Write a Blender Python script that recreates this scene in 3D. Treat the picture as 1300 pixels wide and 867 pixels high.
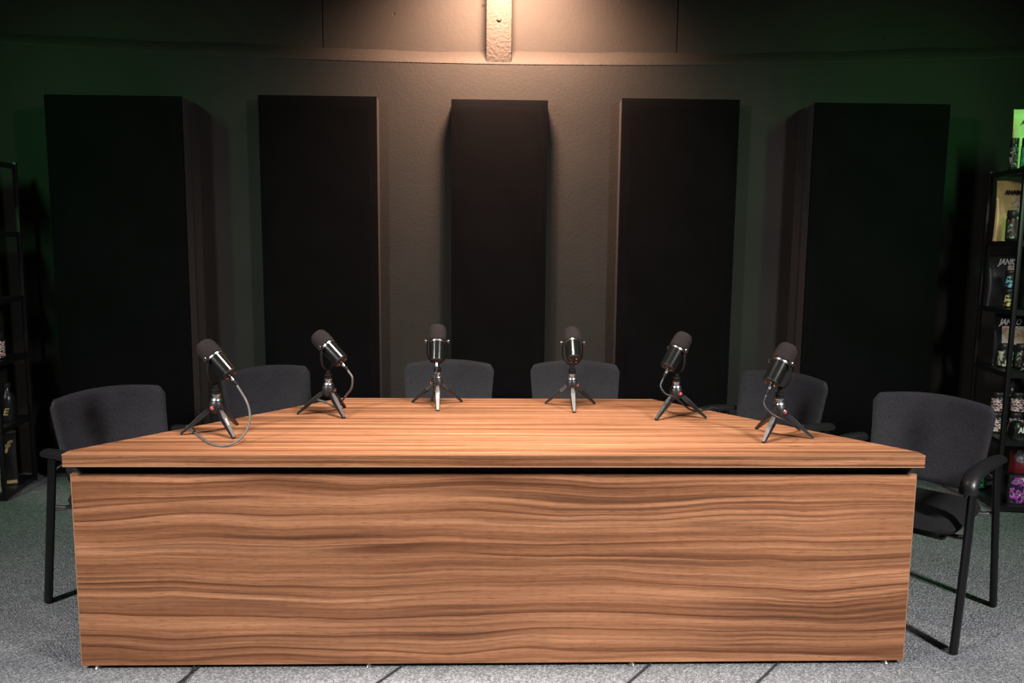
import bpy, bmesh, math, random
from mathutils import Vector, Matrix

for o in list(bpy.data.objects):
    bpy.data.objects.remove(o)
SC = bpy.context.scene
COL = SC.collection
R = math.radians

# ---------------------------------------------------------------- camera
yaw, pit, rol = R(1.26), R(7.0), R(0.55)
fw = Vector((math.sin(yaw)*math.cos(pit), math.cos(yaw)*math.cos(pit), -math.sin(pit)))
r0 = Vector((math.cos(yaw), -math.sin(yaw), 0)); u0 = r0.cross(fw)
rv = r0*math.cos(rol) + u0*math.sin(rol); uv = rv.cross(fw)
cam = bpy.data.cameras.new('camera')
cam.sensor_width = 36; cam.lens = 36*1000/1300; cam.clip_start = .02
cam_o = bpy.data.objects.new('camera', cam); COL.objects.link(cam_o)
cam_o.matrix_world = Matrix(((rv.x, uv.x, -fw.x, 0), (rv.y, uv.y, -fw.y, 0), (rv.z, uv.z, -fw.z, 1.424), (0, 0, 0, 1)))
SC.camera = cam_o

# ---------------------------------------------------------------- world, lights, exposure
w = bpy.data.worlds.new('world'); SC.world = w; w.use_nodes = True
w.node_tree.nodes['Background'].inputs[0].default_value = (.6, .7, .8, 1)
w.node_tree.nodes['Background'].inputs[1].default_value = .01
SC.view_settings.view_transform = 'Standard'; SC.view_settings.look = 'None'
SC.view_settings.exposure = 0; SC.view_settings.gamma = 1; SC.view_settings.use_curve_mapping = False

def aim(o, loc, target):
    o.location = loc
    d = Vector(target) - Vector(loc)
    o.rotation_euler = d.to_track_quat('-Z', 'Y').to_euler()

def area(name, loc, target, sx, sy, power, col, spread=180):
    l = bpy.data.lights.new(name, 'AREA'); l.shape = 'RECTANGLE'; l.size = sx; l.size_y = sy
    l.energy = power; l.color = col; l.spread = R(spread)
    o = bpy.data.objects.new(name, l); COL.objects.link(o); aim(o, loc, target); return o

def spot(name, loc, target, size, blend, power, col, rad=.05):
    l = bpy.data.lights.new(name, 'SPOT'); l.spot_size = R(size); l.spot_blend = blend
    l.energy = power; l.color = col; l.shadow_soft_size = rad
    o = bpy.data.objects.new(name, l); COL.objects.link(o); aim(o, loc, target); return o

# warm lamp under the ceiling, close to the back wall
spot('wall_lamp_light', (.05, 4.30, 3.12), (.05, 4.80, 2.62), 122, .9, 610, (1, .60, .40), .16)
# two studio lights hung at the front of the room, left and right
area('studio_light_left', (-3.0, .3, 3.0), (-.2, 2.6, .2), .35, .7, 53, (1, .96, .94), 88)
area('studio_light_right', (3.0, .2, 3.0), (.6, 2.6, .2), .35, .7, 62, (1, .96, .94), 88)
# ceiling lamp over the desk
area('desk_ceiling_light', (.0, 2.45, 3.3), (.0, 2.75, 0), .7, .4, 26, (1, .89, .80), 64)
# green LED lights at both ends of the wall
area('green_light_left', (-3.0, 2.7, 3.0), (-2.1, 4.9, 1.0), .12, .8, 5.5, (.26, 1, .36), 84)
area('green_light_right', (3.1, 2.7, 3.0), (2.1, 4.9, 1.0), .12, .8, 6.8, (.24, 1, .30), 84)

# ---------------------------------------------------------------- materials
MATS = {}
def nodes(name):
    m = bpy.data.materials.new(name); m.use_nodes = True
    nt = m.node_tree; b = nt.nodes['Principled BSDF']; MATS[name] = m
    return m, nt, b
def N(nt, t, **kw):
    n = nt.nodes.new(t)
    for k, v in kw.items():
        if k.startswith('i_'):
            n.inputs[k[2:].replace('_', ' ')].default_value = v
        else: setattr(n, k, v)
    return n
def ramp(nt, stops, src):
    n = nt.nodes.new('ShaderNodeValToRGB'); e = n.color_ramp.elements
    while len(e) > 1: e.remove(e[-1])
    e[0].position = stops[0][0]; e[0].color = (*stops[0][1], 1)
    for p, c in stops[1:]:
        k = e.new(p); k.color = (*c, 1)
    nt.links.new(src, n.inputs[0]); return n
def coords(nt, scale=(1, 1, 1), loc=(0, 0, 0)):
    tc = nt.nodes.new('ShaderNodeTexCoord'); mp = nt.nodes.new('ShaderNodeMapping')
    mp.inputs['Scale'].default_value = scale; mp.inputs['Location'].default_value = loc
    nt.links.new(tc.outputs['Object'], mp.inputs['Vector']); return mp.outputs['Vector']
def math_n(nt, op, a, b=None):
    n = nt.nodes.new('ShaderNodeMath'); n.operation = op
    for i, v in enumerate((a, b)):
        if v is None: continue
        if isinstance(v, (int, float)): n.inputs[i].default_value = v
        else: nt.links.new(v, n.inputs[i])
    return n.outputs[0]
def mixc(nt, fac, a, b, mode='MIX'):
    n = nt.nodes.new('ShaderNodeMix'); n.data_type = 'RGBA'; n.blend_type = mode
    for s, v in ((n.inputs['Factor'], fac), (n.inputs[6], a), (n.inputs[7], b)):
        if isinstance(v, (int, float)): s.default_value = v
        elif isinstance(v, tuple): s.default_value = (*v, 1)
        else: nt.links.new(v, s)
    return n.outputs[2]
def bump(nt, b, h, strength, dist):
    n = nt.nodes.new('ShaderNodeBump'); n.inputs['Strength'].default_value = strength
    n.inputs['Distance'].default_value = dist
    nt.links.new(h, n.inputs['Height']); nt.links.new(n.outputs[0], b.inputs['Normal'])
def noise(nt, vec, scale, detail=3, rough=.5, dim='3D'):
    n = nt.nodes.new('ShaderNodeTexNoise'); n.noise_dimensions = dim
    n.inputs['Scale'].default_value = scale; n.inputs['Detail'].default_value = detail
    n.inputs['Roughness'].default_value = rough
    if vec is not None: nt.links.new(vec, n.inputs['W' if dim == '1D' else 'Vector'])
    return n.outputs[0]

def plain(name, col, rough=.5, metal=0, var=.12, scale=30, spec=.5, bumpy=0, coat=0):
    m, nt, b = nodes(name)
    nz = noise(nt, coords(nt), scale, 3)
    c = ramp(nt, [(.3, tuple(x*(1-var) for x in col)), (.7, tuple(min(1, x*(1+var)) for x in col))], nz)
    nt.links.new(c.outputs[0], b.inputs['Base Color'])
    b.inputs['Roughness'].default_value = rough; b.inputs['Metallic'].default_value = metal
    b.inputs['Specular IOR Level'].default_value = spec
    b.inputs['Coat Weight'].default_value = coat
    if bumpy: bump(nt, b, nz, .5, bumpy)
    return m

def wood(name, across, tint=1.0, off=(0, 0, 0), warp_amp=.10, bands=20, veins=46, fx=1.0, rings=3.6):
    """walnut laminate, grain along X; 'across' is the axis the grain bands stack along"""
    m, nt, b = nodes(name)
    vec = coords(nt, (1, 1, 1), off)
    sep = nt.nodes.new('ShaderNodeSeparateXYZ'); nt.links.new(vec, sep.inputs[0])
    X, Zc = sep.outputs[0], sep.outputs[across]
    def cmb(ax, az):
        c = nt.nodes.new('ShaderNodeCombineXYZ')
        nt.links.new(math_n(nt, 'MULTIPLY', X, ax*fx), c.inputs[0]); nt.links.new(math_n(nt, 'MULTIPLY', Zc, az), c.inputs[1])
        return c.outputs[0]
    warp = noise(nt, cmb(1.3, 2.6), 1.0, 1, .4)
    warp2 = noise(nt, cmb(3.4, 8.0), 1.0, 1, .4)
    t = math_n(nt, 'ADD', Zc, math_n(nt, 'ADD', math_n(nt, 'MULTIPLY', warp, warp_amp), math_n(nt, 'MULTIPLY', warp2, warp_amp*.28)))
    tv = nt.nodes.new('ShaderNodeCombineXYZ'); nt.links.new(t, tv.inputs[1]); nt.links.new(math_n(nt, 'MULTIPLY', X, .012), tv.inputs[0])
    broad = noise(nt, tv.outputs[0], bands, 2, .6)
    lines = noise(nt, tv.outputs[0], veins, 1, .4)
    lines2 = noise(nt, tv.outputs[0], veins*2.7, 2, .5)
    fine = noise(nt, cmb(3.0, 330), 1.0, 4, .7)
    pores = noise(nt, cmb(22, 700), 1.0, 2, .5)
    blot = noise(nt, cmb(1.5, 7), 1.0, 2, .5)
    base = ramp(nt, [(.30, (.205, .086, .040)), (.42, (.30, .132, .066)), (.54, (.39, .182, .094)), (.72, (.48, .240, .130))], broad).outputs[0]
    mid = ramp(nt, [(.35, (.74, .70, .66)), (.6, (1.06, 1.06, 1.06))], lines2).outputs[0]
    base = mixc(nt, 1.0, base, mid, 'MULTIPLY')
    # growth rings: each darkens slowly, then jumps back to light
    rn = noise(nt, tv.outputs[0], bands*.45, 0, .5)
    ring = math_n(nt, 'FRACT', math_n(nt, 'MULTIPLY', rn, rings))
    base = mixc(nt, 1.0, base, ramp(nt, [(.0, (1.10, 1.10, 1.10)), (.55, (1.0, .99, .98)), (.86, (.80, .76, .72)), (.965, (.48, .40, .34)), (1.0, (1.05, 1.05, 1.05))], ring).outputs[0], 'MULTIPLY')
    # thin dark veins where the line noise crosses its middle
    vein = math_n(nt, 'ABSOLUTE', math_n(nt, 'SUBTRACT', lines, .5))
    vm = ramp(nt, [(.0, (1, 1, 1)), (.025, (.7, .7, .7)), (.085, (0, 0, 0))], vein).outputs[0]
    gate = ramp(nt, [(.40, (.10, .10, .10)), (.62, (1, 1, 1))], noise(nt, cmb(.8, 6), 1.0, 1, .5)).outputs[0]
    vfac = math_n(nt, 'MULTIPLY', math_n(nt, 'MULTIPLY', vm, gate), .70)
    c = mixc(nt, vfac, base, (.075, .027, .012))
    fr = ramp(nt, [(.3, (.66, .62, .58)), (.7, (1.18, 1.18, 1.18))], fine).outputs[0]
    c = mixc(nt, 1.0, c, fr, 'MULTIPLY')
    pr = ramp(nt, [(.56, (1, 1, 1)), (.68, (.55, .48, .43))], pores).outputs[0]
    c = mixc(nt, 1.0, c, pr, 'MULTIPLY')
    br = ramp(nt, [(.3, (.88*tint, .87*tint, .86*tint)), (.7, (1.1*tint, 1.1*tint, 1.1*tint))], blot).outputs[0]
    c = mixc(nt, 1.0, c, br, 'MULTIPLY')
    # scattered knots
    kv = nt.nodes.new('ShaderNodeTexVoronoi'); kv.inputs['Scale'].default_value = 1.0; nt.links.new(cmb(2.1, 5.2), kv.inputs['Vector'])
    kf = ramp(nt, [(.02, (.8, .8, .8)), (.06, (0, 0, 0))], kv.outputs['Distance']).outputs[0]
    c = mixc(nt, kf, c, (.13, .05, .022))
    nt.links.new(c, b.inputs['Base Color'])
    b.inputs['Roughness'].default_value = .42; b.inputs['Specular IOR Level'].default_value = .35
    bump(nt, b, pores, .12, .0006)
    return m

def carpet_mat():
    m, nt, b = nodes('carpet')
    v = coords(nt)
    vo = nt.nodes.new('ShaderNodeTexVoronoi'); vo.inputs['Scale'].default_value = 150; nt.links.new(v, vo.inputs['Vector'])
    nz = noise(nt, v, 260, 2, .6); big = noise(nt, v, 1.6, 3, .5)
    c = ramp(nt, [(.2, (.09, .095, .102)), (.5, (.20, .209, .221)), (.8, (.39, .405, .425))], mixc(nt, .5, vo.outputs['Color'], nz)).outputs[0]
    c = mixc(nt, 1.0, c, ramp(nt, [(.3, (.86, .86, .86)), (.7, (1.08, 1.08, 1.08))], big).outputs[0], 'MULTIPLY')
    nt.links.new(c, b.inputs['Base Color']); b.inputs['Roughness'].default_value = .95
    b.inputs['Specular IOR Level'].default_value = .15
    bump(nt, b, vo.outputs['Distance'], .9, .006)
    return m

def wall_mat(name, col, bscale, bdist, dots=False):
    m, nt, b = nodes(name)
    v = coords(nt)
    big = noise(nt, v, 2.2, 4, .55); sm = noise(nt, v, bscale, 4, .6)
    c = ramp(nt, [(.3, tuple(x*.84 for x in col)), (.7, tuple(x*1.14 for x in col))], big).outputs[0]
    h = sm
    if dots:
        vo = nt.nodes.new('ShaderNodeTexVoronoi'); vo.inputs['Scale'].default_value = 7.5; vo.inputs['Randomness'].default_value = 1
        nt.links.new(v, vo.inputs['Vector'])
        pit_ = ramp(nt, [(.045, (0, 0, 0)), (.075, (1, 1, 1))], vo.outputs['Distance']).outputs[0]
        c = mixc(nt, 1.0, c, mixc(nt, .55, pit_, (1, 1, 1)), 'MULTIPLY')
        h = math_n(nt, 'ADD', math_n(nt, 'MULTIPLY', sm, .5), pit_)
    nt.links.new(c, b.inputs['Base Color'])
    b.inputs['Roughness'].default_value = .72; b.inputs['Specular IOR Level'].default_value = .3
    bump(nt, b, h, .6, bdist)
    return m

def fabric_mat(name, col, scale, strength=.5, var=.5, rough=.95, sheen=0, spec=.2, rnd=.35):
    m, nt, b = nodes(name)
    v = coords(nt)
    vo = nt.nodes.new('ShaderNodeTexVoronoi'); vo.inputs['Scale'].default_value = scale; vo.inputs['Randomness'].default_value = rnd
    nt.links.new(v, vo.inputs['Vector'])
    fold = noise(nt, v, 3.5, 4, .6)
    c = ramp(nt, [(.0, tuple(x*(1+var) for x in col)), (.7, tuple(x*(1-var) for x in col))], vo.outputs['Distance']).outputs[0]
    c = mixc(nt, 1.0, c, ramp(nt, [(.3, (.8, .8, .8)), (.7, (1.2, 1.2, 1.2))], fold).outputs[0], 'MULTIPLY')
    nt.links.new(c, b.inputs['Base Color']); b.inputs['Roughness'].default_value = rough
    b.inputs['Specular IOR Level'].default_value = spec; b.inputs['Sheen Weight'].default_value = sheen
    bump(nt, b, vo.outputs['Distance'], strength, .0015)
    return m

def print_mat(name, cols, scale, rough=.4, stretch=(1, 1, 1)):
    """busy multi-coloured packaging print"""
    m, nt, b = nodes(name)
    v = coords(nt, stretch)
    nz = noise(nt, v, scale, 3, .65)
    n = len(cols)
    st = [(.30 + .40*i/max(1, n-1), c) for i, c in enumerate(cols)]
    r = ramp(nt, st, nz); r.color_ramp.interpolation = 'CONSTANT'
    nt.links.new(r.outputs[0], b.inputs['Base Color']); b.inputs['Roughness'].default_value = rough
    return m

wood('wood_top', 1, 1.20, (.3, .1, 0), .035, 30, 60, .7, 4.5); wood('wood_front', 2, 1.02, (.6, 0, .35), .085, 19, 36, 1.0, 4.0)
wood('wood_edge', 2, 1.0, (.7, 0, .1), .02, 60, 120); wood('wood_inner', 2, .9, (1.4, 0, .8))
plain('edge_band', (.34, .19, .10), .5, var=.06)
carpet_mat()
wall_mat('wall_paint', (.0200, .0176, .0158), 60, .0025)
wall_mat('wall_concrete', (.0225, .0188, .0162), 45, .004, True)
wall_mat('pier_plaster', (.046, .039, .034), 55, .014)
wall_mat('ledge_plaster', (.034, .029, .025), 40, .006)
plain('ceiling_paint', (.02, .02, .02), .9)
fabric_mat('panel_fabric', (.0030, .0027, .0034), 190, .5, .35, spec=.08)
plain('panel_edge', (.022, .019, .021), .8, var=.15)
plain('panel_backing', (.010, .009, .011), .85, var=.15)
fabric_mat('chair_mesh', (.034, .033, .038), 420, .35, .55, .8, rnd=1)
fabric_mat('chair_seat', (.012, .012, .014), 420, .35, .4, rnd=1)
plain('chair_plastic', (.012, .012, .013), .38, var=.1, scale=200, bumpy=.0003)
plain('chair_steel', (.006, .006, .007), .42, var=.1, spec=.3)
plain('bracket_steel', (.32, .32, .33), .3, 1)
fabric_mat('mic_foam', (.030, .024, .024), 900, .8, .5, 1)
plain('mic_body', (.03, .032, .03), .21, .75, var=.1, coat=.5)
plain('mic_black', (.006, .006, .007), .5, spec=.3)
plain('chrome', (.62, .62, .62), .16, 1, var=.05)
plain('tripod_ball', (.03, .03, .031), .42, .35)
plain('tripod_black', (.010, .010, .011), .38)
plain('tripod_lit', (.085, .076, .072), .42, .3)  # dark tripod legs where they catch light, painted lighter
plain('red_button', (.60, .10, .10), .45)
plain('satin_silver', (.42, .42, .42), .34, .9, var=.05)
plain('knob_steel', (.14, .14, .14), .3, .9)
plain('white_print', (.92, .92, .90), .5, var=.04)
plain('black_print', (.012, .012, .012), .5)
plain('grey_cable', (.10, .095, .09), .5)
plain('black_cable', (.012, .012, .013), .45)
plain('floor_cable', (.020, .022, .026), .5)
plain('rack_metal', (.008, .008, .009), .4)
plain('foot_metal', (.5, .5, .5), .25, 1)
plain('gap_black', (.006, .005, .005), .8)
plain('pouch_gold', (.80, .62, .24), .36, .1, .22, 12)
plain('pouch_lime', (.80, .80, .36), .4, 0, .15, 12)
plain('pouch_black', (.022, .022, .023), .28, .2, .3, 10)
plain('pouch_grey', (.05, .05, .052), .3, .3, .4, 9)
plain('pouch_white', (.45, .50, .44), .4, 0, .3, 18)
plain('pouch_red', (.16, .012, .018), .35, 0, .3, 25)
plain('jar_black', (.012, .012, .013), .3)
plain('lid_black', (.018, .018, .019), .4)
plain('seal_silver', (.42, .41, .40), .25, .9, .3, 40)
plain('gold_print', (.62, .48, .22), .4, .3)
plain('beige_print', (.62, .45, .30), .5)
print_mat('print_green', [(.01, .03, .02), (.03, .35, .15), (.15, .62, .35), (.6, .7, .6)], 55)
print_mat('print_redwhite', [(.015, .01, .01), (.12, .02, .018), (.85, .78, .74), (.22, .03, .03), (.9, .86, .82)], 60, stretch=(1, 1, 2))
print_mat('print_blue', [(.01, .012, .014), (.015, .02, .03), (.25, .60, .70), (.85, .85, .75)], 60)
print_mat('print_yellow', [(.012, .012, .010), (.02, .02, .015), (.80, .65, .25), (.85, .85, .7)], 60)
print_mat('print_black', [(.012, .012, .013), (.02, .012, .014), (.30, .03, .04), (.03, .12, .06), (.55, .56, .55)], 55)
print_mat('print_bw', [(.012, .012, .013), (.02, .02, .02), (.5, .48, .46), (.02, .02, .02)], 70)
print_mat('print_emblem', [(.012, .012, .013), (.10, .015, .02), (.02, .06, .03), (.45, .46, .46), (.015, .015, .016)], 45)
print_mat('print_shield', [(.012, .012, .012), (.015, .015, .012), (.60, .60, .42), (.75, .74, .66), (.03, .03, .02)], 42)
print_mat('print_purple', [(.012, .012, .018), (.03, .02, .05), (.02, .02, .03), (.50, .06, .55), (.60, .20, .62), (.02, .02, .03), (.75, .73, .78), (.3, .3, .36)], 26)
print_mat('print_photo', [(.62, .30, .22), (.72, .60, .40), (.85, .82, .72), (.55, .20, .18)], 26)
print_mat('print_fruit', [(.55, .50, .12), (.75, .70, .55), (.62, .15, .08), (.12, .22, .05)], 40)
print_mat('print_skull', [(.02, .02, .025), (.12, .11, .13), (.35, .33, .35), (.10, .01, .015)], 45)

# ---------------------------------------------------------------- mesh helpers
class MB:
    def __init__(s): s.v = []; s.f = []
    def add(s, v, f, M=None):
        o = len(s.v)
        s.v += [tuple(M @ Vector(p)) if M else tuple(p) for p in v]
        s.f += [[i+o for i in q] for q in f]
        return s
    def box(s, c, d, bev=0, M=None, seg=2):
        bm = bmesh.new(); bmesh.ops.create_cube(bm, size=1)
        for q in bm.verts: q.co = Vector((q.co.x*d[0]+c[0], q.co.y*d[1]+c[1], q.co.z*d[2]+c[2]))
        if bev: bmesh.ops.bevel(bm, geom=bm.edges[:], offset=bev, segments=seg, profile=.5, affect='EDGES')
        bm.verts.index_update()
        s.add([q.co[:] for q in bm.verts], [[q.index for q in f.verts] for f in bm.faces], M); bm.free(); return s
    def prism(s, pts, z0, z1, bev=0):
        bm = bmesh.new()
        a = [bm.verts.new((x, y, z0)) for x, y in pts]; b = [bm.verts.new((x, y, z1)) for x, y in pts]
        n = len(pts); bm.faces.new(a[::-1]); bm.faces.new(b)
        for i in range(n): bm.faces.new((a[i], a[(i+1) % n], b[(i+1) % n], b[i]))
        bmesh.ops.recalc_face_normals(bm, faces=bm.faces[:])
        if bev: bmesh.ops.bevel(bm, geom=bm.edges[:], offset=bev, segments=2, profile=.5, affect='EDGES')
        bm.verts.index_update()
        s.add([q.co[:] for q in bm.verts], [[q.index for q in f.verts] for f in bm.faces]); bm.free(); return s
    def tube(s, pts, rad, n=10, side=None, M=None):
        """sweep; rad: number, (a,b) or list of those; 'side' gives the direction of radius a"""
        P = [Vector(p) for p in pts]; k = len(P)
        rs = rad if isinstance(rad, list) else [rad]*k
        up = Vector(side) if side else None; V = []; F = []; prev = None
        for i, p in enumerate(P):
            t = (P[min(i+1, k-1)] - P[max(i-1, 0)]).normalized()
            if up is not None: a = up - t*up.dot(t)
            elif prev is not None: a = prev - t*prev.dot(t)
            else: a = t.orthogonal()
            a.normalize(); prev = a; b = t.cross(a)
            r = rs[i]; ra, rb = r if isinstance(r, tuple) else (r, r)
            for j in range(n):
                g = 2*math.pi*j/n; V.append(p + a*ra*math.cos(g) + b*rb*math.sin(g))
        for i in range(k-1):
            for j in range(n):
                j2 = (j+1) % n; F.append([i*n+j, i*n+j2, (i+1)*n+j2, (i+1)*n+j])
        F.append(list(range(n))[::-1]); F.append([(k-1)*n+j for j in range(n)])
        return s.add(V, F, M)
    def lathe(s, prof, n=24, M=None):
        V = []; F = []; k = len(prof)
        for r, z in prof:
            for j in range(n):
                g = 2*math.pi*j/n; V.append((max(r, 1e-4)*math.cos(g), max(r, 1e-4)*math.sin(g), z))
        for i in range(k-1):
            for j in range(n):
                j2 = (j+1) % n; F.append([i*n+j, i*n+j2, (i+1)*n+j2, (i+1)*n+j])
        F.append(list(range(n))[::-1]); F.append([(k-1)*n+j for j in range(n)])
        return s.add(V, F, M)
    def build(s, name, mat, parent=None, smooth=40, loc=None, rotz=0):
        me = bpy.data.meshes.new(name); me.from_pydata(s.v, [], s.f); me.materials.append(MATS[mat])
        bm = bmesh.new(); bm.from_mesh(me); bmesh.ops.recalc_face_normals(bm, faces=bm.faces[:]); bm.to_mesh(me); bm.free()
        if smooth:
            me.polygons.foreach_set('use_smooth', [True]*len(me.polygons)); me.set_sharp_from_angle(angle=R(smooth))
        o = bpy.data.objects.new(name, me); COL.objects.link(o); o.parent = parent
        if loc: o.location = loc
        if rotz: o.rotation_euler.z = rotz
        return o

def tag(o, label=None, cat=None, group=None, kind=None):
    for k, v in (('label', label), ('category', cat), ('group', group), ('kind', kind)):
        if v: o[k] = v
    return o
def empty(name, loc, rz=0, **kw):
    o = bpy.data.objects.new(name, None); COL.objects.link(o); o.location = loc; o.rotation_euler.z = rz
    o.empty_display_size = .1
    return tag(o, **kw)
def copy_tree(o, parent=None):
    c = o.copy(); COL.objects.link(c); c.parent = parent
    for ch in list(o.children): copy_tree(ch, c)
    return c
def smooth_path(pts, n=6):
    """Catmull-Rom through the points"""
    P = [Vector(p) for p in pts]; out = []
    for i in range(len(P)-1):
        a, b, c, d = P[max(i-1, 0)], P[i], P[i+1], P[min(i+2, len(P)-1)]
        for k in range(n):
            t = k/n
            out.append(.5*((2*b) + (c-a)*t + (2*a-5*b+4*c-d)*t*t + (3*b-a-3*c+d)*t**3))
    out.append(P[-1]); return out
def text_mesh(name, s, size, mat, parent, M, depth=.0008, offset=.03, width=None, shear=0):
    cu = bpy.data.curves.new(name, 'FONT'); cu.body = s; cu.size = size; cu.align_x = 'CENTER'; cu.align_y = 'CENTER'
    cu.extrude = depth; cu.offset = offset*size; cu.shear = shear; cu.resolution_u = 2
    t = bpy.data.objects.new(name, cu); me = bpy.data.meshes.new_from_object(t)
    bpy.data.objects.remove(t); bpy.data.curves.remove(cu)
    xs = [v.co.x for v in me.vertices]; sx = width/(max(xs)-min(xs)) if width else 1
    me.transform(M @ Matrix.Diagonal((sx, 1, 1, 1))); me.materials.clear(); me.materials.append(MATS[mat])
    o = bpy.data.objects.new(name, me); COL.objects.link(o); o.parent = parent
    return o

# ---------------------------------------------------------------- the room
XW, YF, YB, ZC = 4.6, -2.6, 4.78, 3.4
fl = MB().box((0, 1.15, -.05), (2*XW+.4, 7.9, .1)).build('floor', 'carpet'); tag(fl, kind='structure')
ce = MB().box((0, 1.15, ZC+.05), (2*XW+.4, 7.9, .1)).build('ceiling', 'ceiling_paint'); tag(ce, kind='structure')
wl = MB().box((-XW-.1, 1.15, ZC/2), (.2, 7.9, ZC)).build('wall_left', 'wall_paint'); tag(wl, kind='structure')
wr = MB().box((XW+.1, 1.15, ZC/2), (.2, 7.9, ZC)).build('wall_right', 'wall_paint'); tag(wr, kind='structure')
wf = MB().box((0, YF-.1, ZC/2), (2*XW, .2, ZC)).build('wall_front', 'wall_paint'); tag(wf, kind='structure')
# back wall: thick lower wall, slanted plaster ledge, set-back concrete above with joints, pier over the middle
def ledge_z(x): return 2.478 + .0085*(x-.05)**2
wb_ = MB(); nx = 40; V = []; F = []
for i in range(nx+1):
    x = -XW + 2*XW*i/nx; z = ledge_z(x)
    V += [(x, YB, 0), (x, YB, z), (x, YB+.3, z), (x, YB+.3, 0)]
for i in range(nx):
    for j in range(4): F.append([i*4+j, i*4+(j+1) % 4, (i+1)*4+(j+1) % 4, (i+1)*4+j])
wb = wb_.add(V, F).build('wall_back', 'wall_paint', smooth=30); tag(wb, kind='structure')
V = []; F = []; random.seed(4); nl = 160
for i in range(nl+1):
    x = -XW + 2*XW*i/nl; z = ledge_z(x)
    e = .004*math.sin(x*3.1) + .003*math.sin(x*7.7+1) + random.uniform(-.0015, .0015)
    V += [(x, YB-.003, z-.004), (x, YB-.001, z+.006), (x, YB+.055, z+.052+e), (x, YB+.105, z+.092+e), (x, YB+.14, z+.10), (x, YB+.14, z-.004)]
for i in range(nl):
    for j in range(6): F.append([i*6+j, i*6+(j+1) % 6, (i+1)*6+(j+1) % 6, (i+1)*6+j])
MB().add(V, F).build('ledge', 'ledge_plaster', wb, 60)
for a, b in ((-XW, -1.035), (-1.029, 1.075), (1.081, XW)):
    MB().box(((a+b)/2, YB+.2, (2.5+ZC)/2), (b-a, .2, ZC-2.5)).build('wall_slab', 'wall_concrete', wb)
MB().box((0, YB+.24, (2.5+ZC)/2), (2*XW, .13, ZC-2.5)).build('wall_core', 'wall_concrete', wb)
pier = MB().box((.012, YB+.055, (2.470+ZC)/2), (.150, .112, ZC-2.470), .008).build('pier', 'pier_plaster', wb)
MB().lathe([(.015, 0), (.0145, .004), (.010, .009), (.004, .011)], 14, Matrix.Translation((.012, YB-.001, 2.725)) @ Matrix.Rotation(R(90), 4, 'X')).build('bolt', 'pier_plaster', pier)

# ---------------------------------------------------------------- acoustic panels
def acoustic(xa, xb, ztop, yf, label, gap=False):
    wd = xb-xa; cx = (xa+xb)/2; zb = .12; h = ztop-zb; zc = (ztop+zb)/2
    t = empty('acoustic_panel', (cx, YB, zb), label=label, cat='acoustic panel', group='black fabric acoustic panels on the back wall')
    T = YB - yf
    if gap:
        MB().box((0, -.055, h/2), (wd, .11, h), .006).build('backing_box', 'panel_backing', t)
        MB().box((0, -.125, h/2), (wd-.03, .03, h-.03)).build('spacer', 'gap_black', t)
        y0 = -.14
    else: y0 = 0
    dep = T + y0
    MB().box((0, y0-dep/2+.005, h/2), (wd, dep-.01, h), .006).build('frame', 'panel_edge', t)
    # fabric front, slightly puffed with soft edges
    V = []; F = []; n = 24; m = 48
    for j in range(m+1):
        for i in range(n+1):
            u, v = i/n, j/m; x = (u-.5)*wd; z = v*h
            e = min(u*wd, (1-u)*wd, z, h-z); bul = .012*(1-math.exp(-e/.03))
            V.append((x, -T-bul+.006 + .0012*math.sin(9*z+5*x)*min(1, e/.05), z))
    for j in range(m):
        for i in range(n): F.append([j*(n+1)+i, j*(n+1)+i+1, (j+1)*(n+1)+i+1, (j+1)*(n+1)+i])
    ring = [i for i in range(n+1)] + [(j+1)*(n+1)-1 for j in range(1, m+1)] + [m*(n+1)+i for i in range(n-1, -1, -1)] + [j*(n+1) for j in range(m-1, 0, -1)]
    o = len(V)
    for q in ring: V.append((V[q][0], V[q][1]+.014, V[q][2]))
    k = len(ring)
    for a in range(k): F.append([ring[a], ring[(a+1) % k], o+(a+1) % k, o+a])
    F.append([o+a for a in range(k)])
    MB().add(V, F).build('fabric_front', 'panel_fabric', t, 60)
    return t
acoustic(-2.495, -1.745, 2.222, 4.52, 'thick wide black acoustic panel on the wall beside the sparsely filled rack', True)
acoustic(-1.366, -.690, 2.262, 4.672, 'thin black acoustic panel between the narrow panel and the sparsely filled rack side')
acoustic(-.260, .298, 2.253, 4.672, 'narrow black acoustic panel under the concrete pier')
acoustic(.727, 1.413, 2.272, 4.672, 'thin black acoustic panel between the narrow panel and the packed rack side')
acoustic(1.795, 2.565, 2.235, 4.52, 'thick wide black acoustic panel on the wall beside the rack packed with pouches', True)

# ---------------------------------------------------------------- desk
DX = .022; HT = .75
desk = empty('conference_desk', (DX, 2.481, 0), R(.5), label='walnut laminate trapezoid podcast desk with a full front panel', cat='desk')
top_pts = [(-1.395, 0), (1.395, 0), (1.395, .045), (.682, .94), (-.682, .94), (-1.395, .045)]
MB().prism(top_pts, HT-.004, HT, 0).build('tabletop', 'wood_top', desk, 0)
ed = MB().prism(top_pts, HT-.040, HT-.004).build('tabletop_edge', 'wood_edge', desk, 0)
for zz in (HT-.0025, HT-.0395):
    MB().box((0, -.0006, zz), (2.79, .0016, .003)).build('edge_line', 'edge_band', ed)
MB().box((0, .051, .345), (2.782, .024, .658)).build('front_panel', 'wood_front', desk)
MB().box((0, .0585, .692), (2.782, .012, .036)).build('shade_rail', 'gap_black', desk)  # black rail added to darken the shade line under the tabletop overhang
for s in (-1, 1):
    MB().box((s*1.3922, .051, .345), (.0022, .0243, .658)).build('edge_strip', 'edge_band', desk)
    MB().box((s*.62, .40, .360), (.025, .66, .688)).build('support_panel', 'wood_inner', desk)
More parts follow.
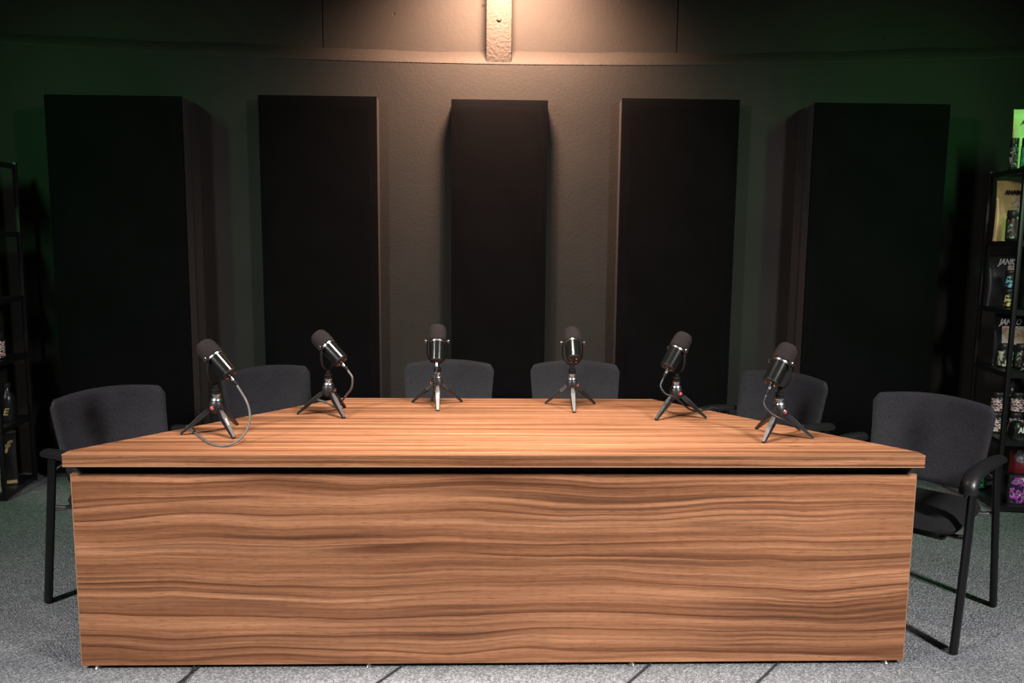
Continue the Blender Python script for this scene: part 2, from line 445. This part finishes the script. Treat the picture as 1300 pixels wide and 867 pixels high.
MB().box((0, .40, .55), (1.21, .02, .3)).build('modesty_panel', 'wood_inner', desk)
for x in (-1.345, -.44, .455, 1.335):
    MB().lathe([(.013, 0), (.014, .004), (.010, .008), (.006, .011), (.006, .02)], 14, Matrix.Translation((x, .050, 0))).build('levelling_foot', 'foot_metal', desk)
for s in (-1, 1):
    MB().lathe([(.013, 0), (.014, .004), (.006, .011), (.006, .02)], 12, Matrix.Translation((s*.62, .68, 0))).build('levelling_foot', 'foot_metal', desk)

# ---------------------------------------------------------------- chairs (front is -Y)
def make_chair():
    t = empty('conference_chair', (0, 0, 0))
    # seat: cushion with a waterfall front
    V = []; F = []; n, m = 14, 16; top = []; W, D = .47, .47
    def se(u): return math.copysign(abs(u)**.75, u)
    for j in range(m+1):
        for i in range(n+1):
            u, v = 2*i/n-1, 2*j/m-1
            r = max(abs(u), abs(v)); x, y = u*W/2, v*D/2-.03
            cr = (abs(u)**6+abs(v)**6)**(1/6)
            if cr > 1: x /= cr; y = (y+.03)/cr-.03
            z = .455 - .030*max(0, (r-.72)/.28)**2.2 - .014*max(0, -v-.55)**1.3
            top.append((x, y, z))
    o = len(top); V = top + [(x*.97, (y+.03)*.97-.03, .395 + (.006 if abs(x) < .2 else .012)) for x, y, z in top]
    for j in range(m):
        for i in range(n):
            q = [j*(n+1)+i, j*(n+1)+i+1, (j+1)*(n+1)+i+1, (j+1)*(n+1)+i]
            F.append(q); F.append([a+o for a in q[::-1]])
    ring = [i for i in range(n+1)] + [(j+1)*(n+1)-1 for j in range(1, m+1)] + [m*(n+1)+i for i in range(n-1, -1, -1)] + [j*(n+1) for j in range(m-1, 0, -1)]
    for a in range(len(ring)): b = (a+1) % len(ring); F.append([ring[a], ring[b], o+ring[b], o+ring[a]])
    MB().add(V, F).build('seat', 'chair_seat', t, 60)
    MB().box((0, -.02, .388), (.40, .38, .022), .01).build('seat_pan', 'chair_plastic', t)
    # backrest shell
    def bp(u, v):
        wd = .415 + .055*v
        cr = (max(0, v-.90)/.10)**1.5*(max(0, abs(u)-.90)/.10)**1.5
        cb = (max(0, .10-v)/.10)**1.5*(max(0, abs(u)-.90)/.10)**1.5
        x = u*wd/2*(1-.05*cr-.05*cb)
        z = .470 + v*(.333 + .022*(1-u*u)) - .013*cr + .012*cb
        y = .215 + .078*v**1.15 - .050*u*u + .010*math.sin(v*math.pi)
        return x, y, z
    V = []; F = []; n, m = 40, 30
    for side in (0, 1):
        for j in range(m+1):
            for i in range(n+1):
                u, v = 2*i/n-1, j/m
                x, y, z = bp(u, v); e = min((1-abs(u))*1.0, (1-v)*1.6, v*1.6)*14
                V.append((x, y + (1 if side else -1)*(.004+.008*min(1, e)**.6), z))
    o = (n+1)*(m+1)
    for j in range(m):
        for i in range(n):
            q = [j*(n+1)+i, j*(n+1)+i+1, (j+1)*(n+1)+i+1, (j+1)*(n+1)+i]; F.append(q); F.append([a+o for a in q[::-1]])
    ring = [i for i in range(n+1)] + [(j+1)*(n+1)-1 for j in range(1, m+1)] + [m*(n+1)+i for i in range(n-1, -1, -1)] + [j*(n+1) for j in range(m-1, 0, -1)]
    for a in range(len(ring)): b = (a+1) % len(ring); F.append([ring[a], ring[b], o+ring[b], o+ring[a]])
    br = MB().add(V, F).build('backrest', 'chair_mesh', t, 50)
    MB().tube([(u*.2, .262-.05*u*u, .505-.004*u*u) for u in (-.9, -.6, -.3, 0, .3, .6, .9)], (.006, .018), 10, (0, 1, 0)).build('back_rail', 'chair_plastic', br)
    for s in (-1, 1):
        MB().tube(smooth_path([(s*.272, -.262, 0), (s*.268, -.19, .34), (s*.264, -.148, .56), (s*.263, -.14, .60)], 4), [(.0135, .026+.007*q/12) for q in range(13)], 16, (1, 0, 0)).build('leg', 'chair_steel', t)
        MB().tube(smooth_path([(s*.272, .268, 0), (s*.268, .215, .32), (s*.264, .178, .56), (s*.263, .172, .605)], 4), (.013, .025), 16, (1, 0, 0)).build('leg', 'chair_steel', t)
        pts = smooth_path([(s*.263, -.205, .565), (s*.263, -.200, .594), (s*.263, -.160, .618), (s*.264, -.08, .628), (s*.264, .06, .627), (s*.262, .18, .617), (s*.258, .245, .608)], 5)
        rr = []
        for i in range(len(pts)):
            q = i/(len(pts)-1); e = min(1, (q*14+.55)) if q < .5 else min(1, (1-q)*10+.5)
            rr.append((.031*e*(1-.15*q), .021*e*(1.2-.42*q)))
        MB().tube(pts, rr, 14, (1, 0, 0)).build('armrest', 'chair_plastic', t, 60)
        MB().tube([(s*.17, -.165, .392), (s*.23, -.17, .392), (s*.266, -.178, .40)], .010, 10).build('seat_bracket', 'bracket_steel', t)
        MB().tube([(s*.17, .165, .392), (s*.23, .18, .392), (s*.267, .202, .40)], .010, 10).build('seat_bracket', 'bracket_steel', t)
        MB().tube(smooth_path([(s*.266, .185, .52), (s*.245, .20, .545), (s*.215, .20, .56)], 4), .010, 10).build('back_bracket', 'chair_steel', t)
        MB().tube(smooth_path([(s*.15, .12, .385), (s*.155, .20, .395), (s*.16, .232, .44), (s*.16, .242, .52)], 4), (.014, .006), 10, (1, 0, 0)).build('back_strut', 'chair_steel', t)
    return t
GC = 'black conference chairs around the desk'
chairs = [
    ((-1.385, 3.062), (.79, -.62), 'black mesh-back chair at the wide end of the slanted side facing the sparse rack'),
    ((-.935, 3.625), (.70, -.71), 'black mesh-back chair by the narrow end of the slanted side facing the sparse rack'),
    ((-.236, 3.80), (.0, -1), 'black mesh-back chair behind the microphone whose cable hangs straight down'),
    ((.418, 3.80), (.0, -1), 'black mesh-back chair behind the upright microphone with no cable in view'),
    ((1.200, 3.565), (-.776, -.63), 'black mesh-back chair by the narrow end of the slanted side facing the packed rack'),
    ((1.632, 2.985), (-.715, -.70), 'black mesh-back chair fully showing arm and legs beside the packed rack'),
]
proto = make_chair()
for i, (p, d, lab) in enumerate(chairs):
    o = proto if i == 0 else copy_tree(proto)
    o.location = (p[0], p[1], 0); o.rotation_euler.z = math.atan2(d[0], -d[1])
    tag(o, lab, 'chair', GC)

# ---------------------------------------------------------------- microphones
def make_mic(loc, heading, elev, leg0, btn, label, mark):
    t = empty('podcast_microphone', loc, label=label, cat='microphone', group='black podcast microphones on mini tripods')
    # tripod legs
    for k in range(3):
        a = R(leg0 + 120*k); M = Matrix.Rotation(a, 4, 'Z')
        # leg profile in radial plane: flat tapered bar with a broad knee
        p0, p1 = Vector((.014, 0, .094)), Vector((.122, 0, .0035))
        d = (p1-p0).normalized(); nrm = Vector((-d.z, 0, d.x))
        if nrm.z < 0: nrm = -nrm
        L = (p1-p0).length; V = []; F = []
        prof = [(0, .006, .004), (.10, .0085, .007), (.32, .0125, .008), (.6, .0105, .006), (1, .0068, .0035)]
        for q, hw, th in prof:
            c = p0 + d*L*q
            for sy, sn in ((-1, -1), (1, -1), (1, 1), (-1, 1)):
                V.append(c + Vector((0, sy*hw*(.75 if sn > 0 else 1), 0)) + nrm*(sn*th))
        n = len(prof)
        for i in range(n-1):
            for j in range(4): F.append([i*4+j, i*4+(j+1) % 4, (i+1)*4+(j+1) % 4, (i+1)*4+j])
        F += [[3, 2, 1, 0], [(n-1)*4+j for j in range(4)]]
        lg = MB().add(V, F, M).build('leg', 'tripod_black', t, 0)
        V = []; F = []
        for q, hw, th in prof:
            c = p0 + d*L*(.06+.92*q) + nrm*(th+.0006)
            V += [c + Vector((0, -hw*.62, 0)), c + Vector((0, hw*.62, 0)), c + Vector((0, hw*.62, 0)) - nrm*.0012, c + Vector((0, -hw*.62, 0)) - nrm*.0012]
        for i in range(n-1):
            for j in range(4): F.append([i*4+j, i*4+(j+1) % 4, (i+1)*4+(j+1) % 4, (i+1)*4+j])
        F += [[3, 2, 1, 0], [(n-1)*4+j for j in range(4)]]
        MB().add(V, F, M).build('lit_face', 'tripod_lit', lg, 0)  # grey strip on the dark leg: light caught by its outer face, as colour
        if mark is not None and k == mark:
            c = p0 + d*L*.52 + nrm*.0080
            MB().box((0, 0, 0), (.030, .0036, .0008), 0, M @ Matrix.Translation(c) @ Matrix.Rotation(math.atan2(-d.z, d.x), 4, 'Y')).build('maker_mark', 'white_print', lg)
    prof = [(.010, .070), (.018, .076), (.0225, .088), (.0245, .100), (.0225, .112), (.017, .121), (.012, .1255)]
    ball = MB().lathe(prof, 24).build('ball_head', 'tripod_ball', t, 60)
    a = R(btn); M = Matrix.Rotation(a, 4, 'Z') @ Matrix.Translation((.021, 0, .096)) @ Matrix.Rotation(R(90), 4, 'Y')
    MB().lathe([(.0085, 0), (.0085, .005), (.007, .0065)], 16, M).build('button_ring', 'chrome', ball)
    MB().lathe([(.0062, .003), (.0062, .0075), (.004, .0082)], 16, M).build('red_button', 'red_button', ball)
    MB().lathe([(.0185, .119), (.0175, .123), (.0150, .127), (.0115, .130), (.0115, .133), (.0150, .136), (.0150, .141), (.010, .143)], 20).build('chrome_collar', 'satin_silver', t, 30)
    MB().lathe([(.015, .143), (.0155, .150), (.012, .152), (.0155, .154), (.015, .160), (.0088, .162), (.0085, .182)], 20).build('stem', 'mic_black', t, 30)
    # yoke in the plane across the heading
    hz = math.atan2(heading[1], heading[0]); Mh = Matrix.Rotation(hz, 4, 'Z')
    PV = .270; yk = []
    for i in range(21):
        g = math.pi*(i/20)
        yk.append((0, -.0420*math.cos(g), .224 - .046*math.sin(g)))
    yk = [(0, -.0420, PV+.006), (0, -.0420, PV-.02)] + yk + [(0, .0420, PV-.02), (0, .0420, PV+.006)]
    yo = MB().tube(yk, (.0058, .0026), 8, (1, 0, 0), Mh).build('yoke', 'mic_black', t, 50)
    for s in (-1, 1):
        MB().lathe([(.0055, 0), (.0085, .001), (.0085, .008), (.006, .0095)], 14, Mh @ Matrix.Translation((0, s*.0425, PV)) @ Matrix.Rotation(R(-90*s), 4, 'X')).build('knob', 'knob_steel', yo, 30)
        MB().lathe([(.005, 0), (.005, .012)], 10, Mh @ Matrix.Translation((0, s*.030, PV)) @ Matrix.Rotation(R(-90*s), 4, 'X')).build('pivot_pin', 'mic_black', yo, 30)
    # mic: local +Z is the address axis
    Mm = Mh @ Matrix.Translation((0, 0, PV)) @ Matrix.Rotation(R(90-elev), 4, 'Y')
    MB().lathe([(.0306, -.080), (.0318, -.04), (.0325, -.004)], 36, Mm).build('body', 'mic_body', t, 35)
    MB().lathe([(.0331, -.006), (.0340, -.005), (.0340, .001), (.0331, .002)], 36, Mm).build('collar_ring', 'bracket_steel', t, 30)
    MB().lathe([(.0330, .002), (.0355, .004), (.0365, .012), (.0362, .040), (.0350, .052), (.0315, .062), (.0250, .0695), (.014, .0735), (.003, .074)], 32, Mm).build('windscreen', 'mic_foam', t, 60)
    MB().lathe([(.018, -.0885), (.0270, -.0875), (.0302, -.084), (.0305, -.0795)], 28, Mm).build('tail_plate', 'mic_black', t, 30)
    for gx, gy, rr, mt in ((.012, .010, .0035, 'chrome'), (.012, -.010, .0035, 'chrome'), (-.006, .014, .004, 'knob_steel'), (-.012, -.010, .003, 'chrome')):
        MB().lathe([(rr, -.0905), (rr, -.087)], 10, Mm @ Matrix.Translation((gx, gy, 0))).build('socket', mt, t, 30)
    return t
mics = [
    ((-.983, 2.762, HT), (-.93, .37), 42, 195, 252, 'black podcast microphone whose grey cable loops down onto the desktop', 1),
    ((-.658, 3.092, HT), (-.90, .43), 40, 190, 10, 'tilted black podcast microphone near the narrow desk end on the sparse rack side', None),
    ((-.240, 3.268, HT), (.0, 1), 65, 155, 190, 'upright black podcast microphone with its cable hanging straight down', 1),
    ((.324, 3.248, HT), (.0, 1), 46, 150, 345, 'upright black podcast microphone with no cable in view', None),
    ((.722, 3.072, HT), (.85, .52), 54, 220, 300, 'tilted black podcast microphone near the narrow desk end on the packed rack side', None),
    ((1.014, 2.738, HT), (.85, .52), 54, 228, 310, 'tilted black podcast microphone standing closest to the packed rack', None),
]
for m in mics: make_mic(*m)

# microphone cables
def tailpos(i, q):
    p, hd, el = mics[i][0], mics[i][1], R(mics[i][2]); h = Vector((hd[0], hd[1], 0)).normalized()
    a = h*math.cos(el) + Vector((0, 0, math.sin(el)))
    side = Vector((h.y, -h.x, 0)); up = side.cross(a)
    return Vector(p) + Vector((0, 0, .270)) - a*q, a, up
def mic_cable(i, pts, mat, label, rad=.0040, up_off=-.006):
    p0, a, up = tailpos(i, .086); p0 = p0 + up*up_off; p1 = p0 - a*.030
    t = empty('microphone_cable', p0, label=label, cat='cable', group='cables of the microphones')
    def l(q): return Vector(q) - p0
    M = Matrix.Translation((0, 0, 0)) @ (-a).to_track_quat('Z', 'Y').to_matrix().to_4x4()
    MB().lathe([(.0078, .002), (.0082, .012), (.0072, .018), (.0072, .022)], 16, M).build('plug', 'bracket_steel', t, 30)
    MB().lathe([(.0070, .021), (.0062, .030), (.0042, .042)], 14, M).build('strain_relief', 'mic_black', t, 30)
    MB().tube(smooth_path([l(p0 - a*.036), l(p0 - a*.050 - Vector((0, 0, .004)))] + [l(q) for q in pts], 6), rad, 8).build('cord', mat, t, 180)
ZT = HT + .0042
mic_cable(0, [(-.853, 2.685, .880), (-.838, 2.668, .840), (-.840, 2.650, .798), (-.855, 2.605, .766), (-.890, 2.565, ZT), (-.948, 2.594, ZT), (-1.028, 2.703, ZT), (-1.090, 2.800, ZT), (-1.118, 2.850, ZT), (-1.135, 2.865, .735), (-1.130, 2.850, .66), (-1.08, 2.79, .40), (-1.05, 2.76, .04), (-1.00, 2.72, .006)],
          'grey_cable', 'thick grey cable looping over the desktop from its microphone')
mic_cable(1, [(-.553, 3.035, .905), (-.560, 3.055, .862), (-.588, 3.10, .825), (-.625, 3.16, .782), (-.67, 3.225, ZT), (-.715, 3.30, ZT), (-.775, 3.335, ZT), (-.792, 3.342, .70), (-.77, 3.30, .58), (-.74, 3.25, .3), (-.73, 3.23, .03), (-.70, 3.19, .006)],
          'grey_cable', 'grey cable curving behind the tripod on the sparse rack side narrow end')
mic_cable(2, [(-.2385, 3.188, .905), (-.242, 3.186, .865), (-.250, 3.20, .825), (-.262, 3.26, .785), (-.268, 3.330, ZT), (-.272, 3.41, ZT), (-.274, 3.435, ZT), (-.275, 3.452, .70), (-.275, 3.46, .3), (-.275, 3.465, .03), (-.26, 3.50, .006)],
          'black_cable', 'black cable hanging straight down in front of its microphone stem', .0040)
mic_cable(4, [(.648, 3.016, .880), (.668, 3.012, .852), (.706, 3.020, .838), (.745, 3.05, .805), (.79, 3.10, .772), (.835, 3.16, ZT), (.875, 3.185, ZT), (.92, 3.21, ZT), (.945, 3.225, .70), (.955, 3.235, .3), (.96, 3.24, .03), (.95, 3.28, .006)],
          'black_cable', 'black cable draped past the tripod on the packed rack side narrow end')
mic_cable(5, [(.938, 2.672, .880), (.958, 2.650, .852), (1.000, 2.650, .832), (1.045, 2.69, .808), (1.095, 2.76, .776), (1.130, 2.83, ZT), (1.150, 2.88, ZT), (1.185, 2.905, .74), (1.21, 2.925, .60), (1.215, 2.93, .2), (1.215, 2.935, .03), (1.19, 2.97, .006)],
          'black_cable', 'thin black cable of the microphone standing closest to the packed rack')

# cables running out from under the desk front
def floor_cable(pts, label, r=.0035):
    p0 = Vector(pts[0]); o = MB().tube(smooth_path([Vector(q)-p0 for q in pts], 6), r, 8).build('floor_cable', 'floor_cable', None, 180, p0)
    tag(o, label, 'cable', 'cables coming out under the desk front')
z_ = .0036
floor_cable([(-.90, 2.75, z_), (-.975, 2.56, z_), (-1.019, 2.42, z_), (-1.09, 2.2, z_), (-1.2, 1.95, z_), (-1.6, 1.3, z_), (-2.6, .6, z_), (-4.0, .3, z_)], 'dark floor cable lying beneath the other one of the crossing pair')
floor_cable([(-1.02, 2.75, .0105), (-1.004, 2.56, .0105), (-1.001, 2.42, .006), (-1.02, 2.2, z_), (-1.10, 1.95, z_), (-1.5, 1.2, z_), (-2.6, .5, z_), (-4.0, .2, z_)], 'dark floor cable lying on top of the other one of the crossing pair')
floor_cable([(-.16, 2.75, z_), (-.317, 2.509, z_), (-.377, 2.418, z_), (-.53, 2.2, z_), (-.72, 1.95, z_), (-1.3, 1.1, z_), (-2.6, .4, z_), (-4.0, .1, z_)], 'lone dark cable beside a levelling foot nearer the crossing pair')
floor_cable([(.72, 2.75, z_), (.514, 2.501, z_), (.443, 2.414, z_), (.27, 2.2, z_), (.06, 1.95, z_), (-.9, 1.0, z_), (-2.6, .3, z_), (-4.0, .0, z_)], 'lone dark cable beside the second levelling foot from the packed rack')
floor_cable([(1.18, 2.75, z_), (.966, 2.519, z_), (.866, 2.412, z_), (.67, 2.2, z_), (.44, 1.95, z_), (-.6, .9, z_), (-2.6, .2, z_), (-4.0, -.1, z_)], 'lone dark cable between the last two levelling feet toward the packed rack')

# ---------------------------------------------------------------- product racks
LV = [.035, .40, .77, 1.105, 1.47, 1.85]
def rack(name_label, ox, oy, s):
    """inner front corner at (ox, oy); s = +1 extends to +X, -1 to -X; local x outward, y to the back"""
    ang = R(8.5)*s
    t = empty('product_rack', (ox, oy, 0), -ang, label=name_label, cat='rack')
    W, D = .80, .41
    for px in (0, W):
        for py in (0, D):
            MB().box((s*(px+(.011 if px == 0 else -.011)), py+(.011 if py == 0 else -.011), .93), (.022, .022, 1.86), .002).build('post', 'rack_metal', t)
    for z in LV:
        sh = MB().box((s*W/2, D/2, z-.008), (W-.02, D-.02, .016), .002).build('shelf', 'rack_metal', t)
        MB().box((s*W/2, .006, z-.014), (W-.044, .008, .028)).build('front_rail', 'rack_metal', sh)
        MB().box((s*.006, D/2, z-.014), (.008, D-.044, .028)).build('side_rail', 'rack_metal', sh)
    return t, ang
RL, aL = rack('black metal rack holding only a few dim products', -2.672, 4.24, -1)
RR, aR = rack('black metal rack packed with colourful supplement pouches and jars', 2.737, 4.10, 1)
def onrack(side, lx, ly, lev):
    o, a, s = (RL, aL, -1) if side < 0 else (RR, aR, 1)
    p = Matrix.Rotation(-a, 4, 'Z') @ Vector((s*lx, ly, 0)) + o.location
    return (p.x, p.y, lev + .0005)

def pouch(loc, wd, h, dp, mat, label, rz=0, group='product pouches on the racks', texts=(), prints=(), seal=None):
    t = empty('product_pouch', loc, rz, label=label, cat='pouch', group=group)
    n, m = 14, 18; V = []; F = []
    def pt(u, v, sd):
        x = (u-.5)*wd*(1 - .05*math.sin(v*math.pi))
        prof = (1-v)**.55*(.55+.45*math.sin(min(1, v*2.2+.35)*math.pi/2)) if v < .93 else 0
        th = dp/2*prof*(math.sin(math.pi*u))**.55 + .0015
        cr = .004*math.sin(7*u+9*v)*math.sin(math.pi*u)
        return (x, sd*th + cr, v*h)
    for sd in (-1, 1):
        for j in range(m+1):
            for i in range(n+1): V.append(pt(i/n, j/m, sd))
    o = (n+1)*(m+1)
    for j in range(m):
        for i in range(n):
            q = [j*(n+1)+i, j*(n+1)+i+1, (j+1)*(n+1)+i+1, (j+1)*(n+1)+i]; F.append(q); F.append([a+o for a in q[::-1]])
    ring = [i for i in range(n+1)] + [(j+1)*(n+1)-1 for j in range(1, m+1)] + [m*(n+1)+i for i in range(n-1, -1, -1)] + [j*(n+1) for j in range(m-1, 0, -1)]
    for a in range(len(ring)): b = (a+1) % len(ring); F.append([ring[a], ring[b], o+ring[b], o+ring[a]])
    body = MB().add(V, F).build('bag', mat, t, 60)
    def patch(u0, u1, v0, v1, mt, name, off=.0016):
        V = []; F = []; a, b = 8, 6
        for k in (0, 1):
            for j in range(b+1):
                for i in range(a+1):
                    x, y, z = pt(u0+(u1-u0)*i/a, v0+(v1-v0)*j/b, -1); V.append((x, y-off+k*.001, z))
        o = (a+1)*(b+1)
        for j in range(b):
            for i in range(a):
                q = [j*(a+1)+i, j*(a+1)+i+1, (j+1)*(a+1)+i+1, (j+1)*(a+1)+i]; F.append(q); F.append([c+o for c in q[::-1]])
        return MB().add(V, F).build(name, mt, t, 60)
    if seal: patch(0, 1, .945, .995, seal, 'seal_strip')
    for (u0, u1, v0, v1, mt) in prints: patch(u0, u1, v0, v1, mt, 'print_patch')
    for (s_, u, v, size, mt, wdt, sh) in texts:
        x, y, z = pt(u, v, -1); y = -dp/2*.98 - .004 if v < .5 else min(y, pt(u, v-.06, -1)[1], pt(.5, v-.06, -1)[1]) - .003
        text_mesh('lettering', s_, size, mt, t, Matrix.Translation((x, y, z)) @ Matrix.Rotation(R(90), 4, 'X'), width=wdt, shear=sh)
    return t
def jar(loc, r, h, lab_mat, label, group='jars and tubs on the racks', lid='lid_black', text=None, body='jar_black'):
    t = empty('product_jar', loc, 0, label=label, cat='jar', group=group)
    MB().lathe([(r*.9, 0), (r, .006), (r, h*.72), (r*.93, h*.78), (r*.86, h*.80)], 24).build('tub', body, t, 50)
    MB().lathe([(r*.94, h*.79), (r*.96, h*.80), (r*.96, h*.97), (r*.90, h)], 24).build('lid', lid, t, 40)
    MB().lathe([(r*1.012, h*.08), (r*1.015, h*.09), (r*1.015, h*.68), (r*1.012, h*.69)], 24).build('label_band', lab_mat, t, 40)
    if text:
        text_mesh('lettering', text[0], text[1], text[2], t, Matrix.Translation((0, -r*1.02-.0012, h*.4)) @ Matrix.Rotation(R(90), 4, 'X'))
    return t

# right rack, top shelf
pouch(onrack(1, .160, .30, LV[5]), .21, .335, .07, 'pouch_lime', 'pale lime pouch standing on the rack top behind two jars', R(-4), texts=(('ANABOL', .52, .80, .042, 'black_print', .15, .25),))
jar(onrack(1, .014, .16, LV[5]), .021, .165, 'print_bw', 'slim black jar with white print at the rack top corner')
jar(onrack(1, .078, .14, LV[5]), .036, .165, 'print_green', 'black jar with bright green label on the rack top')
# level 1.47
pouch(onrack(1, .105, .345, LV[4]), .165, .335, .06, 'pouch_gold', 'gold pouch with bold black lettering and a jar before it', R(-5),
      texts=(('ANABOL', .56, .80, .036, 'black_print', .118, 0),), prints=((.46, .98, .45, .73, 'print_fruit'),), seal=None)
jar(onrack(1, .062, .19, LV[4]), .041, .165, 'print_emblem', 'dark jar with grey emblem before the gold pouch')
# level 1.105
pouch(onrack(1, .100, .345, LV[3]), .175, .295, .06, 'pouch_grey', 'grey-black pouch with slanted white lettering behind two stacked jars', R(-5),
      texts=(('JANKO', .58, .84, .046, 'white_print', .125, .3),), prints=((.55, .95, .60, .78, 'print_photo'),), seal='pouch_black')
jar(onrack(1, .076, .20, LV[3]), .033, .103, 'print_yellow', 'small jar with yellow print at the bottom of a stack of two')
jar((onrack(1, .076, .20, LV[3]+.1032)), .033, .103, 'print_blue', 'small jar with pale blue print on top of another jar')
jar(onrack(1, .135, .10, LV[3]), .035, .103, 'print_green', 'small green-labelled jar beside the stack under another green jar')
jar((onrack(1, .135, .10, LV[3]+.1032)), .035, .103, 'print_green', 'small green-labelled jar stacked on another green jar')
# level .77
pouch(onrack(1, .165, .345, LV[2]), .20, .290, .06, 'pouch_black', 'black pouch with white lettering and pink picture above two jars', R(-5),
      texts=(('JANKO', .40, .84, .046, 'white_print', .125, .3),), prints=((.20, .98, .40, .76, 'print_photo'),))
jar(onrack(1, .078, .20, LV[2]), .037, .135, 'print_shield', 'black jar with pale yellow shield print under the pink picture')
jar(onrack(1, .165, .19, LV[2]), .040, .135, 'print_emblem', 'black jar with red and green specks on the shelf of the pink picture')
jar(onrack(1, .130, .06, LV[2]), .034, .085, 'print_bw', 'low black jar with white specks close behind the rack post')
# level .40
for k, (lx, ly, wh) in enumerate(((.070, .21, 'by the inner rack posts'), (.176, .22, 'directly behind the black cap'), (.245, .13, 'just outward of the black cap'))):
    for q in range(2):
        jar(onrack(1, lx, ly, LV[1] + q*.1152), .037, .115, 'print_redwhite',
            ('lower' if q == 0 else 'upper') + ' red and white printed tub in the stack ' + wh, 'red and white printed tubs on the packed rack')
jar(onrack(1, .200, .335, LV[1]), .036, .30, 'print_yellow', 'tall dark jar with cream print rising behind the red tubs')
t = empty('cap', onrack(1, .120, .105, LV[1]), R(6), label='rounded black cap with white letters before the red tubs', cat='cap', group=None)
MB().lathe([(.040, 0), (.042, .010), (.042, .045), (.036, .072), (.022, .088), (.004, .093)], 24).build('crown', 'jar_black', t, 60)
V = []; F = []
for i in range(13):
    g = R(180 + 15*i); c, s_ = math.cos(g), math.sin(g)
    V += [(.040*c, .040*s_, .012), (.044*c, .080*s_, .002), (.044*c, .080*s_, .0), (.040*c, .040*s_, .009)]
for i in range(12):
    for j in range(4): F.append([i*4+j, i*4+(j+1) % 4, (i+1)*4+(j+1) % 4, (i+1)*4+j])
F += [[0, 1, 2, 3], [51, 50, 49, 48]]
MB().add(V, F).build('brim', 'lid_black', t, 60)
text_mesh('lettering', 'AP', .042, 'white_print', t, Matrix.Translation((0, -.0440, .045)) @ Matrix.Rotation(R(82), 4, 'X'), width=.05, shear=.2)
# bottom level
t = empty('product_box', onrack(1, .215, .13, LV[0]), R(-6), label='black carton with splashed purple and white print on the rack floor', cat='box')
MB().box((0, 0, .080), (.28, .16, .16), .003).build('carton', 'jar_black', t)
MB().box((0, -.0803, .080), (.262, .0015, .148)).build('print_panel', 'print_purple', t)
MB().box((0, 0, .1603), (.03, .158, .0015)).build('tape', 'beige_print', t)
pouch((onrack(1, .195, .13, LV[0]+.1612)), .17, .145, .08, 'pouch_red', 'dark red crumpled bag with grey print on the purple carton', R(-6), prints=((.12, .88, .42, .9, 'print_skull'),))
jar(onrack(1, .05, .33, LV[0]), .036, .14, 'print_green', 'dim jar at the inner back corner of the rack floor')
# left rack
pouch(onrack(-1, .098, .215, LV[0]), .155, .315, .06, 'pouch_black', 'glossy black pouch with silver top seal on the rack floor', R(6), seal='seal_silver',
      prints=((.05, .97, .03, .09, 'gold_print'),), texts=(('f', .70, .70, .10, 'gold_print', None, .3),))
pouch(onrack(-1, .115, .075, LV[0]), .15, .27, .06, 'pouch_white', 'pale green-white pouch with dark lettering on the rack floor', R(6),
      texts=(('N', .88, .48, .045, 'white_print', None, 0),), prints=((.35, .95, .12, .30, 'beige_print'), (.1, .9, .40, .62, 'jar_black')))
t = empty('bottle', onrack(-1, .068, .25, LV[1]), 0, label='dark bottle with gold print on the sparsely filled rack', cat='bottle')
MB().lathe([(.036, 0), (.040, .006), (.040, .12), (.034, .15), (.018, .17), (.017, .20)], 24).build('flask', 'jar_black', t, 50)
MB().lathe([(.019, .19), (.020, .192), (.020, .215), (.017, .218)], 20).build('bottle_cap', 'lid_black', t, 40)
text_mesh('gold_emblem', 'E', .055, 'gold_print', t, Matrix.Translation((.008, -.0420, .055)) @ Matrix.Rotation(R(90), 4, 'X'), shear=.3)
jar(onrack(-1, .052, .12, LV[2]), .042, .15, 'print_redwhite', 'dark jar with pink and white print on the sparsely filled rack')
jar(onrack(-1, .25, .20, LV[3]), .045, .17, 'print_black', 'dark jar higher up on the sparsely filled rack')
